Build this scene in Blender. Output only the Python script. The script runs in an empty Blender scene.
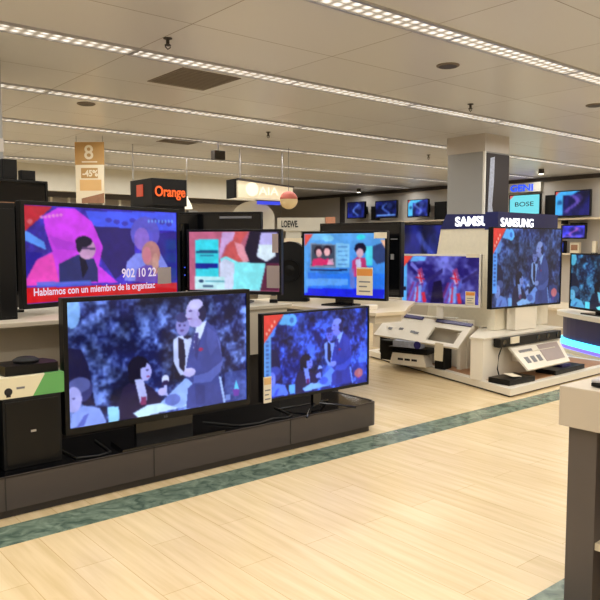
import bpy, bmesh, math, random
import numpy as np
from mathutils import Vector, Matrix
random.seed(3); rng = np.random.RandomState(7)
S = bpy.context.scene; COL = S.collection
S.view_settings.view_transform = 'Standard'; S.view_settings.look = 'None'
S.view_settings.exposure = 0.0; S.view_settings.gamma = 1.0
S.view_settings.use_curve_mapping = False
R = math.radians; PI = math.pi
CEIL = 2.9
# ------------------------------------------------------------------ camera
F = 700.0; P = math.atan(55/F); ANG = math.atan(843/(F/math.cos(P)))
vx, vy = math.cos(ANG), math.sin(ANG)
fwd = Vector((vx*math.cos(P), vy*math.cos(P), -math.sin(P))); right = Vector((vy, -vx, 0)); up = right.cross(fwd)
cd = bpy.data.cameras.new('camera'); cam = bpy.data.objects.new('camera', cd); COL.objects.link(cam)
cd.sensor_width = 36; cd.sensor_fit = 'HORIZONTAL'; cd.lens = 36*F/600
m = Matrix((right, up, -fwd)).transposed().to_4x4(); m.translation = Vector((0, 0, 1.5)); cam.matrix_world = m
cd.clip_start = .05; cd.clip_end = 100
S.camera = cam

# ------------------------------------------------------------------ materials
def lin(c):
    return tuple((v/255/12.92 if v/255 <= .04045 else ((v/255+.055)/1.055)**2.4) for v in c)
def mat(name, c, rough=.5, metal=0., spec=.5, noise=.06, scale=6, coat=0., alpha=1., trans=0.):
    m = bpy.data.materials.new(name); m.use_nodes = True
    nt = m.node_tree; b = nt.nodes['Principled BSDF']
    c = lin(c)
    b.inputs['Roughness'].default_value = rough; b.inputs['Metallic'].default_value = metal
    b.inputs['Specular IOR Level'].default_value = spec; b.inputs['Coat Weight'].default_value = coat
    b.inputs['Alpha'].default_value = alpha; b.inputs['Transmission Weight'].default_value = trans
    tc = nt.nodes.new('ShaderNodeTexCoord'); n = nt.nodes.new('ShaderNodeTexNoise'); n.inputs['Scale'].default_value = scale
    n.inputs['Detail'].default_value = 3
    mx = nt.nodes.new('ShaderNodeMix'); mx.data_type = 'RGBA'
    mx.inputs['A'].default_value = (*[v*(1-noise) for v in c], 1); mx.inputs['B'].default_value = (*[min(1, v*(1+noise)) for v in c], 1)
    nt.links.new(tc.outputs['Object'], n.inputs['Vector']); nt.links.new(n.outputs['Fac'], mx.inputs['Factor'])
    nt.links.new(mx.outputs['Result'], b.inputs['Base Color'])
    return m
def emis(name, c, s=1.0, base=None):
    m = bpy.data.materials.new(name); m.use_nodes = True; b = m.node_tree.nodes['Principled BSDF']
    c = lin(c); b.inputs['Base Color'].default_value = (*(lin(base) if base else (0.02, .02, .02)), 1)
    b.inputs['Emission Color'].default_value = (*c, 1); b.inputs['Emission Strength'].default_value = s
    b.inputs['Roughness'].default_value = .4
    return m
def screen_mat(name, s=1.0, rough=.12):
    m = bpy.data.materials.new(name); m.use_nodes = True; nt = m.node_tree; b = nt.nodes['Principled BSDF']
    a = nt.nodes.new('ShaderNodeVertexColor'); a.layer_name = 'picture'
    b.inputs['Base Color'].default_value = (.004, .004, .005, 1); b.inputs['Roughness'].default_value = rough
    b.inputs['Specular IOR Level'].default_value = .4
    nt.links.new(a.outputs['Color'], b.inputs['Emission Color']); b.inputs['Emission Strength'].default_value = s
    return m
M = dict(
    black=mat('black_plastic', (9, 9, 10), .35, spec=.3), matt=mat('matt_black', (11, 11, 12), .6, spec=.3), gloss=mat('gloss_black', (10, 10, 12), .1),
    darkglass=mat('dark_glass', (8, 9, 12), .08), charcoal=mat('charcoal_laminate', (66, 59, 57), .38, scale=3),
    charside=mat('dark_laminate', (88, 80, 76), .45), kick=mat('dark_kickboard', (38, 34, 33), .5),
    cream=mat('cream_laminate', (214, 200, 174), .4, scale=2, noise=.03), white=mat('white_laminate', (232, 225, 210), .35, noise=.02),
    panel=mat('ivory_tower_panel', (238, 230, 208), .45, noise=.08, scale=25), counterc=mat('beige_counter_laminate', (196, 186, 168), .4, noise=.03),
    wood=mat('brown_wood_top', (176, 128, 88), .4, noise=.15), navy=mat('navy_panel', (22, 30, 92), .35),
    navystrip=mat('navy_strip', (48, 44, 108), .3), silver=mat('brushed_silver', (185, 185, 190), .3, .8),
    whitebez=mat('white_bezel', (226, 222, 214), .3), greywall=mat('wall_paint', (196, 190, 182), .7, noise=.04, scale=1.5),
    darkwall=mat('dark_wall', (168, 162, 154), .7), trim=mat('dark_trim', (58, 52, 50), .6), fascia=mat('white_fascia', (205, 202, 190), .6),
    colgrey=mat('grey_column_panel', (150, 150, 148), .45, noise=.03), coltop=mat('column_top_band', (190, 184, 178), .5),
    colwhite=mat('white_corner_strip', (226, 224, 216), .4), colbrown=mat('brown_poster', (42, 35, 38), .6),
    tan=mat('tan_card', (178, 140, 84), .6), tan2=mat('pale_tan_card', (214, 174, 116), .6), card=mat('cream_card', (226, 216, 192), .6), orange=mat('orange_card', (222, 146, 66), .6),
    greycard=mat('grey_card', (160, 145, 140), .5), cable=mat('black_cable', (14, 14, 14), .5),
    counterf=mat('beige_worktop', (196, 184, 166), .45, noise=.03), green=mat('green_box_print', (96, 164, 92), .5), boxw=mat('white_cardboard', (224, 216, 186), .6), yellow=mat('yellow_cardboard', (200, 165, 50), .6),
    vent=mat('vent_grey', (112, 102, 90), .6), sprink=mat('dark_fitting', (50, 44, 40), .5), red=mat('red_print', (210, 60, 50), .5), ink=mat('grey_ink', (120, 120, 124), .6),
    inkd=mat('black_ink', (22, 22, 26), .5), glasst=mat('tinted_glass', (90, 90, 95), .1, alpha=.45), silverbox=mat('silver_box_print', (176, 184, 205), .35, .2, noise=.4, scale=30),
    globe=mat('cream_paper_globe', (232, 208, 160), .6), glober=mat('red_paper', (205, 110, 96), .6), skinc=mat('poster_skin', (200, 140, 110), .6, noise=.5, scale=12),
    brown=mat('brown_box', (150, 110, 84), .6, noise=.3, scale=14), 
    letterw=emis('lit_white_letters', (255, 255, 255), 2.2), lettero=emis('lit_orange_letters', (255, 96, 24), 1.3), oredsq=emis('lit_orange_square', (206, 70, 36), .8),
    letterb=emis('lit_blue_letters', (40, 90, 255), 1.2), blueglow=emis('lit_blue_sign', (50, 70, 230), 1.0), cyanled=emis('cyan_led', (80, 215, 255), 2.5), violetled=emis('violet_led', (110, 90, 255), 2.0),
    gaiabox=emis('lit_cream_sign', (206, 190, 156), .85, (200, 190, 170)), gaialet=emis('lit_warm_letters', (255, 244, 214), 1.3),
    spot=emis('lit_spot', (255, 244, 225), 6), led=emis('blue_led', (60, 90, 255), 1.2),
    txtw=emis('caption_white', (235, 215, 240), .9), txtd=emis('screen_ink', (10, 40, 60), .3), screen=screen_mat('screen_picture'), screenhi=screen_mat('bright_screen', 1.0, .1))
LED = M['led']

# ------------------------------------------------------------------ mesh builder
class MB:
    def __init__(s): s.v = []; s.f = []
    def add(s, vs, fs):
        o = len(s.v); s.v += [tuple(v) for v in vs]; s.f += [tuple(i+o for i in f) for f in fs]; return s
    def box(s, x0, x1, y0, y1, z0, z1, bev=0.0):
        bm = bmesh.new(); bmesh.ops.create_cube(bm, size=1)
        for v in bm.verts:
            v.co = Vector(((x0+x1)/2+v.co.x*(x1-x0), (y0+y1)/2+v.co.y*(y1-y0), (z0+z1)/2+v.co.z*(z1-z0)))
        if bev > 0: bmesh.ops.bevel(bm, geom=bm.edges[:], offset=bev, segments=2, affect='EDGES', profile=.6)
        return s.bm(bm)
    def bm(s, bm, mtx=None):
        bm.verts.index_update()
        vs = [(mtx @ v.co if mtx else v.co.copy()) for v in bm.verts]
        s.add(vs, [[v.index for v in f.verts] for f in bm.faces]); bm.free(); return s
    def prism(s, pts, axis, a, b):
        """extrude 2-D polygon: axis 'x': pts=(y,z); 'y': pts=(x,z); 'z': pts=(x,y)"""
        n = len(pts)
        def q(p, t): return {'x': (t, p[0], p[1]), 'y': (p[0], t, p[1]), 'z': (p[0], p[1], t)}[axis]
        vs = [q(p, a) for p in pts]+[q(p, b) for p in pts]
        fs = [list(range(n))[::-1], list(range(n, 2*n))]+[[i, (i+1) % n, (i+1) % n+n, i+n] for i in range(n)]
        return s.add(vs, fs)
    def cyl(s, x, y, z0, z1, r, r2=None, n=20):
        r2 = r if r2 is None else r2
        vs = [(x+r*math.cos(2*PI*i/n), y+r*math.sin(2*PI*i/n), z0) for i in range(n)]+[(x+r2*math.cos(2*PI*i/n), y+r2*math.sin(2*PI*i/n), z1) for i in range(n)]
        return s.add(vs, [list(range(n))[::-1], list(range(n, 2*n))]+[[i, (i+1) % n, (i+1) % n+n, i+n] for i in range(n)])
    def tube(s, pts, r, n=8):
        pts = [Vector(p) for p in pts]; rings = []
        for i, p in enumerate(pts):
            t = (pts[min(i+1, len(pts)-1)]-pts[max(i-1, 0)]).normalized()
            a = t.cross(Vector((0, 0, 1)));  a = a.normalized() if a.length > .01 else Vector((1, 0, 0)); b = t.cross(a)
            rings.append([p+a*r*math.cos(2*PI*k/n)+b*r*math.sin(2*PI*k/n) for k in range(n)])
        vs = [v for g in rings for v in g]; fs = []
        for i in range(len(pts)-1):
            for k in range(n): fs.append([i*n+k, i*n+(k+1) % n, (i+1)*n+(k+1) % n, (i+1)*n+k])
        fs += [list(range(n)), list(range((len(pts)-1)*n, len(pts)*n))[::-1]]
        return s.add(vs, fs)
    def lathe(s, prof, x=0, y=0, n=24):
        vs = []; fs = []
        for r, z in prof: vs += [(x+r*math.cos(2*PI*i/n), y+r*math.sin(2*PI*i/n), z) for i in range(n)]
        for j in range(len(prof)-1):
            for i in range(n): fs.append([j*n+i, j*n+(i+1) % n, (j+1)*n+(i+1) % n, (j+1)*n+i])
        fs += [list(range(n))[::-1], [(len(prof)-1)*n+i for i in range(n)]]
        return s.add(vs, fs)
    def slab(s, c4, t):
        """thick plate under a quad (4 points), thickness t along the back normal"""
        c4 = [Vector(c) for c in c4]; n = (c4[1]-c4[0]).cross(c4[3]-c4[0]).normalized()
        b = [c-n*t for c in c4]
        return s.add(c4+b, [[0, 1, 2, 3], [7, 6, 5, 4], [0, 4, 5, 1], [1, 5, 6, 2], [2, 6, 7, 3], [3, 7, 4, 0]])
    def build(s, name, m, parent=None, loc=None, smooth=False):
        me = bpy.data.meshes.new(name); me.from_pydata(s.v, [], s.f); me.update()
        bm = bmesh.new(); bm.from_mesh(me); bmesh.ops.recalc_face_normals(bm, faces=bm.faces[:]); bm.to_mesh(me); bm.free()
        if smooth:
            for p in me.polygons: p.use_smooth = True
        me.materials.append(m if not isinstance(m, str) else M[m])
        o = bpy.data.objects.new(name, me); COL.objects.link(o)
        if parent: o.parent = parent
        if loc: o.location = loc
        return o
def tag(o, label=None, cat=None, group=None, kind=None):
    if label: o['label'] = label
    if cat: o['category'] = cat
    if group: o['group'] = group
    if kind: o['kind'] = kind
    return o
def thing(name, label, cat, loc=(0, 0, 0), rz=0., group=None):
    o = bpy.data.objects.new(name, None); COL.objects.link(o); o.location = loc; o.rotation_euler = (0, 0, rz)
    o.empty_display_size = .1
    return tag(o, label, cat, group)
def struct(name, mb, m, parent=None):
    o = mb.build(name, m, parent)
    if not parent: o['kind'] = 'structure'
    return o
DG = None
def text(name, s, size, m, parent, loc, rot=(PI/2, 0, 0), ext=.0, width=None, bold=0., align='LEFT'):
    cu = bpy.data.curves.new(name, 'FONT'); cu.body = s; cu.size = size; cu.extrude = ext; cu.offset = bold; cu.align_x = align
    o = bpy.data.objects.new(name, cu); COL.objects.link(o)
    dg = bpy.context.evaluated_depsgraph_get(); dg.update()
    me = bpy.data.meshes.new_from_object(o.evaluated_get(dg)); COL.objects.unlink(o); bpy.data.objects.remove(o)
    xs = [v.co.x for v in me.vertices]
    if width:
        k = width/(max(xs)-min(xs))
        for v in me.vertices: v.co.x = (v.co.x-(min(xs) if align == 'LEFT' else 0))*k
    me.materials.clear(); me.materials.append(M[m] if isinstance(m, str) else m)
    o = bpy.data.objects.new(name, me); COL.objects.link(o); o.parent = parent; o.location = loc; o.rotation_euler = rot
    return o

# ------------------------------------------------------------------ little raster for the TV pictures (colours per mesh vertex)
class Pic:
    def __init__(s, w, h, bg=(0, 0, 0)):
        s.w, s.h = w, h; s.a = np.zeros((h, w, 3)); s.a[:] = bg
        s.u, s.v = np.meshgrid(np.linspace(0, 1, w), np.linspace(0, 1, h))
        s.map = lambda x, y: (x, y)
    def put(s, mask, c, al=1.):
        mk = (mask.astype(float)*al)[..., None]; s.a = s.a*(1-mk)+np.array(c, float)*mk
    def poly(s, pts, c, al=1.):
        p = [s.map(*q) for q in pts]; ins = np.zeros(s.u.shape, bool); n = len(p)
        for i in range(n):
            (x1, y1), (x2, y2) = p[i], p[(i+1) % n]
            if y1 == y2: continue
            c1 = ((y1 > s.v) != (y2 > s.v)) & (s.u < (x2-x1)*(s.v-y1)/(y2-y1)+x1); ins ^= c1
        s.put(ins, c, al)
    def ell(s, cx, cy, rx, ry, c, al=1.):
        p = s.map(cx, cy); a = s.map(cx+rx, cy); b = s.map(cx, cy+ry)
        s.put(((s.u-p[0])/(a[0]-p[0]))**2+((s.v-p[1])/(b[1]-p[1]))**2 < 1, c, al)
    def rect(s, x0, y0, x1, y1, c, al=1.): s.poly([(x0, y0), (x1, y0), (x1, y1), (x0, y1)], c, al)
    def grad(s, c0, c1, mask=None):
        g = np.array(c0)*(1-s.v[..., None])+np.array(c1)*s.v[..., None]
        s.a = g if mask is None else np.where(mask[..., None], g, s.a)
    def noise(s, octs=((6, 1.), (14, .8), (30, .7), (60, .5)), seed=1):
        r = np.random.RandomState(seed); o = np.zeros((s.h, s.w)); t = 0
        for n, k in octs:
            nx, ny = n, max(3, int(n*.6)); g = r.rand(ny+1, nx+1)
            x = s.u*nx*.999; y = s.v*ny*.999; xi, yi = x.astype(int), y.astype(int); fx, fy = x-xi, y-yi
            fx = fx*fx*(3-2*fx); fy = fy*fy*(3-2*fy)
            o += k*(g[yi, xi]*(1-fx)*(1-fy)+g[yi, xi+1]*fx*(1-fy)+g[yi+1, xi]*(1-fx)*fy+g[yi+1, xi+1]*fx*fy); t += k
        o /= t; return np.clip((o-.5)*2.6+.5, 0, 1)
    def blur(s, n=1):
        t = s.noise(((9, 1.), (24, .8), (50, .6)), 77)[..., None]; s.a = s.a*(.93+.13*t)
        for _ in range(n+1):
            p = np.pad(s.a, ((1, 1), (1, 1), (0, 0)), 'edge')
            s.a = (p[1:-1, 1:-1]*4+p[:-2, 1:-1]+p[2:, 1:-1]+p[1:-1, :-2]+p[1:-1, 2:])/8
        return s
def quadmap(x0, x1, yt0, yt1, yb0, yb1):
    def f(x, y):
        u = (x-x0)/(x1-x0); t = yt0+(yt1-yt0)*u; b = yb0+(yb1-yb0)*u
        return u, (y-t)/(b-t)
    return f
def film(w, h, sat=1., tint=(1, 1, 1), lift=0., stickers=False, seed=1, zoomf=None):
    p = Pic(w, h)
    n = p.noise(((7, .9), (18, 1.), (40, .9), (80, .7)), seed)[..., None]
    n = np.clip(n*1.15-.12, 0, 1)**1.35; p.a = np.array((18, 24, 66))*(1-n)+np.array((136, 160, 228))*n
    n2 = p.noise(((7, 1), (18, .6)), seed+5)[..., None]; p.a *= .62+.5*n2
    p.map = quadmap(22, 578, 30, 10, 420, 330)
    if zoomf: q = p.map; p.map = lambda x, y: zoomf(*q(x, y))
    p.ell(35, 60, 22, 50, (160, 205, 245), .8)
    p.poly([(500, 250), (580, 240), (580, 335), (495, 345)], (70, 84, 150), .7)
    p.poly([(22, 168), (58, 176), (76, 225), (92, 350), (60, 350), (22, 280)], (26, 24, 56))
    p.poly([(22, 418), (28, 375), (60, 348), (105, 358), (122, 400), (118, 410)], (150, 168, 226))
    p.ell(50, 300, 36, 40, (60, 60, 104)); p.ell(50, 285, 30, 24, (105, 110, 160), .8); p.ell(34, 330, 22, 40, (180, 176, 222))
    p.poly([(40, 418), (60, 380), (75, 372), (60, 412)], (96, 108, 180))
    p.poly([(126, 356), (158, 353), (159, 402), (128, 404)], (170, 225, 255))
    p.poly([(158, 402), (160, 335), (172, 295), (206, 268), (236, 282), (262, 300), (285, 330), (300, 372), (245, 392), (200, 398)], (34, 26, 58))
    p.ell(218, 235, 33, 36, (16, 14, 34)); p.ell(202, 262, 16, 22, (16, 14, 34)); p.ell(240, 248, 17, 28, (186, 182, 232)); p.poly([(214, 205), (245, 215), (240, 232), (214, 240)], (16, 14, 34))
    p.poly([(206, 272), (232, 270), (242, 320), (240, 348), (222, 350)], (200, 200, 236)); p.poly([(224, 325), (240, 325), (240, 350), (222, 350)], (140, 60, 100))
    p.poly([(200, 376), (245, 350), (330, 340), (395, 318), (392, 348), (215, 392)], (214, 238, 255))
    p.poly([(282, 345), (330, 300), (362, 270), (392, 268), (388, 330), (350, 362), (330, 358), (300, 350)], (165, 190, 245))
    p.ell(300, 272, 12, 14, (224, 226, 250)); p.ell(300, 284, 11, 10, (40, 30, 70)); p.poly([(296, 290), (304, 290), (306, 322), (290, 322)], (190, 190, 236)); p.ell(288, 310, 12, 12, (200, 190, 232)); p.ell(322, 335, 25, 18, (90, 100, 170), .7)
    # waiter
    p.poly([(326, 150), (345, 138), (385, 140), (392, 190), (372, 258), (348, 260), (328, 222)], (208, 214, 244))
    p.poly([(343, 142), (360, 150), (366, 200), (362, 250), (346, 236), (342, 190)], (26, 24, 52)); p.ell(358, 108, 22, 30, (150, 144, 196)); p.ell(356, 82, 20, 15, (66, 66, 110))
    p.ell(372, 142, 12, 5, (30, 28, 58))
    # man in suit
    p.poly([(404, 112), (440, 96), (468, 118), (484, 150), (492, 215), (484, 240), (478, 262), (486, 300), (500, 342), (366, 362), (372, 300), (388, 285), (362, 262), (374, 200), (388, 150)], (70, 78, 138))
    p.poly([(404, 106), (438, 92), (424, 130), (400, 178), (392, 176), (398, 130)], (224, 230, 252)); p.poly([(398, 130), (410, 128), (404, 175), (392, 190)], (74, 70, 130))
    p.poly([(470, 130), (484, 160), (490, 215), (440, 250), (392, 262), (390, 284), (448, 280), (486, 245), (492, 215)], (100, 110, 176))
    p.poly([(478, 262), (486, 262), (502, 342), (494, 344)], (180, 200, 240)); p.ell(378, 250, 20, 14, (206, 196, 234)); p.ell(416, 180, 9, 5, (170, 50, 90))
    p.ell(400, 66, 31, 38, (204, 192, 230)); p.ell(423, 70, 14, 25, (40, 38, 70)); p.ell(402, 42, 24, 16, (214, 204, 240)); p.ell(372, 76, 5, 7, (204, 192, 230)); p.ell(400, 98, 22, 14, (186, 172, 216)); p.ell(384, 62, 6, 3, (96, 80, 130)); p.ell(382, 86, 8, 3, (130, 90, 140)); p.ell(410, 72, 5, 8, (176, 160, 206)); p.ell(394, 80, 12, 20, (186, 172, 214), .5); p.ell(348, 106, 4, 3, (70, 60, 110)); p.ell(364, 106, 4, 3, (70, 60, 110)); p.ell(355, 122, 7, 3, (100, 80, 130)); p.ell(244, 242, 4, 2.5, (60, 50, 90)); p.ell(246, 262, 5, 2.5, (150, 70, 110)); p.poly([(440, 110), (470, 130), (474, 170), (450, 200), (436, 160)], (88, 96, 160), .7); p.poly([(396, 285), (430, 290), (430, 345), (398, 352)], (56, 62, 116), .7); p.poly([(404, 140), (416, 150), (404, 215), (396, 200)], (52, 56, 108), .8); p.ell(34, 326, 4, 3, (80, 76, 120))
    p.poly([(532, 300), (540, 272), (550, 300)], (120, 225, 255)); p.poly([(528, 300), (552, 300), (550, 320), (530, 322)], (120, 70, 160)); p.poly([(500, 318), (520, 315), (518, 335), (502, 336)], (130, 150, 210))
    g = p.a.mean(2, keepdims=True); p.a = (g+(p.a-g)*sat)*np.array(tint)+lift
    if stickers:
        p.map = lambda x, y: (x, y)
        p.rect(0, .1, .065, .82, (92, 160, 246)); 
        for k in range(9): p.rect(.02, .3+k*.05, .05, .325+k*.05, (40, 70, 160), .7)
        p.ell(.05, .12, .0, .0, (0, 0, 0)) if False else None
        p.poly([(0, 0), (.18, 0), (0, .34)], (224, 66, 60)); p.poly([(.18, 0), (.27, .02), (.3, .1), (.24, .14), (.13, .12)], (92, 176, 250)); p.ell(.25, .08, .045, .075, (92, 176, 250)); p.ell(.25, .08, .02, .035, (50, 96, 190), .8)
        for k in range(4): p.ell(.03+k*.022, .22-k*.045, .008, .018, (250, 220, 200), .8)
        p.ell(.91, .86, .045, .06, (230, 120, 120), .8)
    return p.blur(1)
def swirl(w, h, bg, fg, seed, strip=None, under=None):
    p = Pic(w, h, bg); n = p.noise(((4, 1), (9, .8)), seed)[..., None]; p.a = p.a*(.6+.8*n)
    for k in range(26):
        t = k/25; cx = .5+.16*math.sin(t*5+seed); cy = .15+.7*t; p.ell(cx, cy, .05+.03*math.sin(k*2.1), .06, fg, .35)
    p.ell(.68, .3, .12, .18, fg, .25)
    if strip: p.rect(0, 0, .22, 1, strip); p.poly([(0, 0), (.7, 0), (.5, .14), (0, .2)], strip); p.ell(.12, .45, .07, .1, (20, 60, 120), .7); p.poly([(0, 0), (.12, 0), (0, .15)], (220, 70, 60))
    if under: p.rect(.05, .84, .95, .93, under)
    return p.blur(1)

# ------------------------------------------------------------------ television builder
def screen_mesh(pic, W, H, parent, name='screen', m='screen', y=-.003, cx=0, z0=0):
    w, h = pic.w, pic.h; vs = []; cols = np.ones((h*w, 4), np.float32)
    for j in range(h):
        for i in range(w): vs.append((cx-W/2+W*i/(w-1), y, z0+H*(1-j/(h-1))))
    fs = [(j*w+i, (j+1)*w+i, (j+1)*w+i+1, j*w+i+1) for j in range(h-1) for i in range(w-1)]
    me = bpy.data.meshes.new(name); me.from_pydata(vs, [], fs)
    a = np.clip(pic.a/255, 0, 1); l = np.where(a <= .04045, a/12.92, ((a+.055)/1.055)**2.4).reshape(-1, 3); cols[:, :3] = l
    at = me.color_attributes.new('picture', 'FLOAT_COLOR', 'POINT'); at.data.foreach_set('color', cols.ravel())
    me.materials.append(M[m]); o = bpy.data.objects.new(name, me); COL.objects.link(o); o.parent = parent
    return o
def tv(name, label, L, Rr, z0, z1, pic=None, bez=.018, botbez=.03, frame='black', base=None, th=.045, stand=True, standw=.5, standcol='gloss', neckz=None, group=None, m='screen', cat='television', foot='plate'):
    """L, Rr: ground points of the left and right frame edge; faces local -Y"""
    dx, dy = Rr[0]-L[0], Rr[1]-L[1]; W = math.hypot(dx, dy); H = z1-z0
    zb = base if base is not None else z0
    t = thing(name, label, cat, ((L[0]+Rr[0])/2, (L[1]+Rr[1])/2, zb), math.atan2(dy, dx), group)
    o = z0-zb
    f = MB(); f.box(-W/2, W/2, 0, th, o, o+H, .006)
    f.box(-W/2, W/2, -.012, 0, o+H-bez, o+H, .003); f.box(-W/2, W/2, -.012, 0, o, o+botbez, .003)
    f.box(-W/2, -W/2+bez, -.012, 0, o+botbez-.003, o+H-bez+.003); f.box(W/2-bez, W/2, -.012, 0, o+botbez-.003, o+H-bez+.003)
    f.build('frame', frame, t)
    MB().box(-W*.33, W*.33, th, th+.035, o+H*.12, o+H*.72, .015).build('back_housing', 'matt', t)
    sw, sh = W-2*bez, H-bez-botbez
    if pic is not None:
        sc = screen_mesh(pic, sw, sh, t, m=m, z0=o+botbez)
    else:
        sc = MB().box(-sw/2, sw/2, -.004, 0, o+botbez, o+H-bez).build('screen', 'darkglass', t)
    if stand and zb < z0:
        s = MB()
        if foot == 'plate':
            s.prism([(-standw/2, -.14), (standw/2, -.14), (standw/2-.03, .1), (-standw/2+.03, .1)], 'z', 0, .018)
        elif foot == 'cross':
            for sg in (-1, 1):
                s.tube([(0, .03, .05), (sg*standw*.25, -.05, .03), (sg*standw/2, -.16, .008)], .008)
                s.tube([(0, .03, .05), (sg*standw*.25, .09, .03), (sg*standw/2, .17, .008)], .008)
        elif foot == 'rear': s.box(-standw/2, standw/2, .15, .25, 0, .012, .003)
        s.build('stand_base', standcol, t)
        MB().box(-standw*.28 if foot == 'plate' else -.04, standw*.28 if foot == 'plate' else .04, .01, .04, .012, o+.06, .004).build('stand_neck', standcol, t)
    return t, sc, W, H, o
def card(parent, x0, x1, z0, z1, y=-.018, m='card', name='price_label', top='orange', lines=3, label=None):
    c = MB().box(x0, x1, y, y+.003, z0, z1).build(name, m, parent)
    if label: c['label'] = label
    if top:
        h = z1-z0; w = x1-x0
        MB().box(x0+.004, x1-.004, y-.001, y, z1-.3*h, z1-.05*h).build('label_header', top, c)
        k = MB()
        for i in range(lines): k.box(x0+.15*w, x1-.15*w-(i % 2)*.2*w, y-.001, y, z0+h*(.12+.17*i), z0+h*(.17+.17*i))
        k.build('label_print', 'ink', c)
    return c

# ================================================================== THE SETTING
# floor: planks running along Y
fm = bpy.data.materials.new('light_wood_floor'); fm.use_nodes = True; nt = fm.node_tree; b = nt.nodes['Principled BSDF']
tc = nt.nodes.new('ShaderNodeTexCoord'); mp = nt.nodes.new('ShaderNodeMapping'); mp.inputs['Rotation'].default_value = (0, 0, PI/2)
nt.links.new(tc.outputs['Object'], mp.inputs['Vector'])
br = nt.nodes.new('ShaderNodeTexBrick'); br.inputs['Scale'].default_value = 1; br.inputs['Brick Width'].default_value = 1.3; br.inputs['Row Height'].default_value = .2
br.inputs['Mortar Size'].default_value = .0015; br.offset = .37; br.inputs['Color1'].default_value = (*lin((232, 211, 172)), 1); br.inputs['Color2'].default_value = (*lin((226, 203, 162)), 1); br.inputs['Mortar'].default_value = (*lin((196, 164, 116)), 1)
nt.links.new(mp.outputs['Vector'], br.inputs['Vector'])
mp2 = nt.nodes.new('ShaderNodeMapping'); mp2.inputs['Scale'].default_value = (14, .9, 1); nt.links.new(tc.outputs['Object'], mp2.inputs['Vector'])
ns = nt.nodes.new('ShaderNodeTexNoise'); ns.inputs['Scale'].default_value = 1.6; ns.inputs['Detail'].default_value = 5; nt.links.new(mp2.outputs['Vector'], ns.inputs['Vector'])
rp = nt.nodes.new('ShaderNodeValToRGB'); rp.color_ramp.elements[0].position = .33; rp.color_ramp.elements[0].color = (.86, .83, .76, 1); rp.color_ramp.elements[1].position = .65; rp.color_ramp.elements[1].color = (1, 1, 1, 1)
nt.links.new(ns.outputs['Fac'], rp.inputs['Fac'])
mx = nt.nodes.new('ShaderNodeMix'); mx.data_type = 'RGBA'; mx.blend_type = 'MULTIPLY'; mx.inputs['Factor'].default_value = 1
nt.links.new(br.outputs['Color'], mx.inputs['A']); nt.links.new(rp.outputs['Color'], mx.inputs['B']); nt.links.new(mx.outputs['Result'], b.inputs['Base Color'])
b.inputs['Roughness'].default_value = .27; b.inputs['Specular IOR Level'].default_value = .5
X0, X1, Y0, Y1 = -4.0, 13.4, -5.0, 17.0
struct('floor', MB().box(X0, X1, Y0, Y1, -.1, 0), fm)
# green marble inlays
gm = bpy.data.materials.new('green_marble'); gm.use_nodes = True; nt = gm.node_tree; b = nt.nodes['Principled BSDF']
tc = nt.nodes.new('ShaderNodeTexCoord'); ns = nt.nodes.new('ShaderNodeTexNoise'); ns.inputs['Scale'].default_value = 9; ns.inputs['Detail'].default_value = 8; ns.inputs['Distortion'].default_value = 1.5
rp = nt.nodes.new('ShaderNodeValToRGB'); rp.color_ramp.elements[0].position = .35; rp.color_ramp.elements[0].color = (*lin((72, 92, 80)), 1); rp.color_ramp.elements[1].position = .7; rp.color_ramp.elements[1].color = (*lin((134, 152, 134)), 1)
nt.links.new(tc.outputs['Object'], ns.inputs['Vector']); nt.links.new(ns.outputs['Fac'], rp.inputs['Fac']); nt.links.new(rp.outputs['Color'], b.inputs['Base Color']); b.inputs['Roughness'].default_value = .22
struct('trim_1', MB().box(X0, 12.0, 3.54, 3.80, 0, .002), gm)
struct('trim_2', MB().box(X0, 12.0, 1.28, 1.58, 0, .002), gm)

# ceiling: satin metal panels with joints
cm = bpy.data.materials.new('ceiling_panels'); cm.use_nodes = True; nt = cm.node_tree; b = nt.nodes['Principled BSDF']
tc = nt.nodes.new('ShaderNodeTexCoord'); mp = nt.nodes.new('ShaderNodeMapping'); mp.inputs['Location'].default_value = (0, -3.95+.8545*8, 0)
nt.links.new(tc.outputs['Object'], mp.inputs['Vector'])
br = nt.nodes.new('ShaderNodeTexBrick'); br.offset = 0; br.inputs['Scale'].default_value = 1; br.inputs['Brick Width'].default_value = 1.2; br.inputs['Row Height'].default_value = .8545
br.inputs['Mortar Size'].default_value = .004; br.inputs['Mortar Smooth'].default_value = .3; br.inputs['Color1'].default_value = (*lin((206, 206, 207)), 1); br.inputs['Color2'].default_value = (*lin((200, 200, 201)), 1); br.inputs['Mortar'].default_value = (*lin((120, 108, 94)), 1)
nt.links.new(mp.outputs['Vector'], br.inputs['Vector']); nt.links.new(br.outputs['Color'], b.inputs['Base Color'])
b.inputs['Roughness'].default_value = .3; b.inputs['Specular IOR Level'].default_value = .45
struct('ceiling', MB().box(X0, X1, Y0, Y1, CEIL, CEIL+.1), cm)

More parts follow.
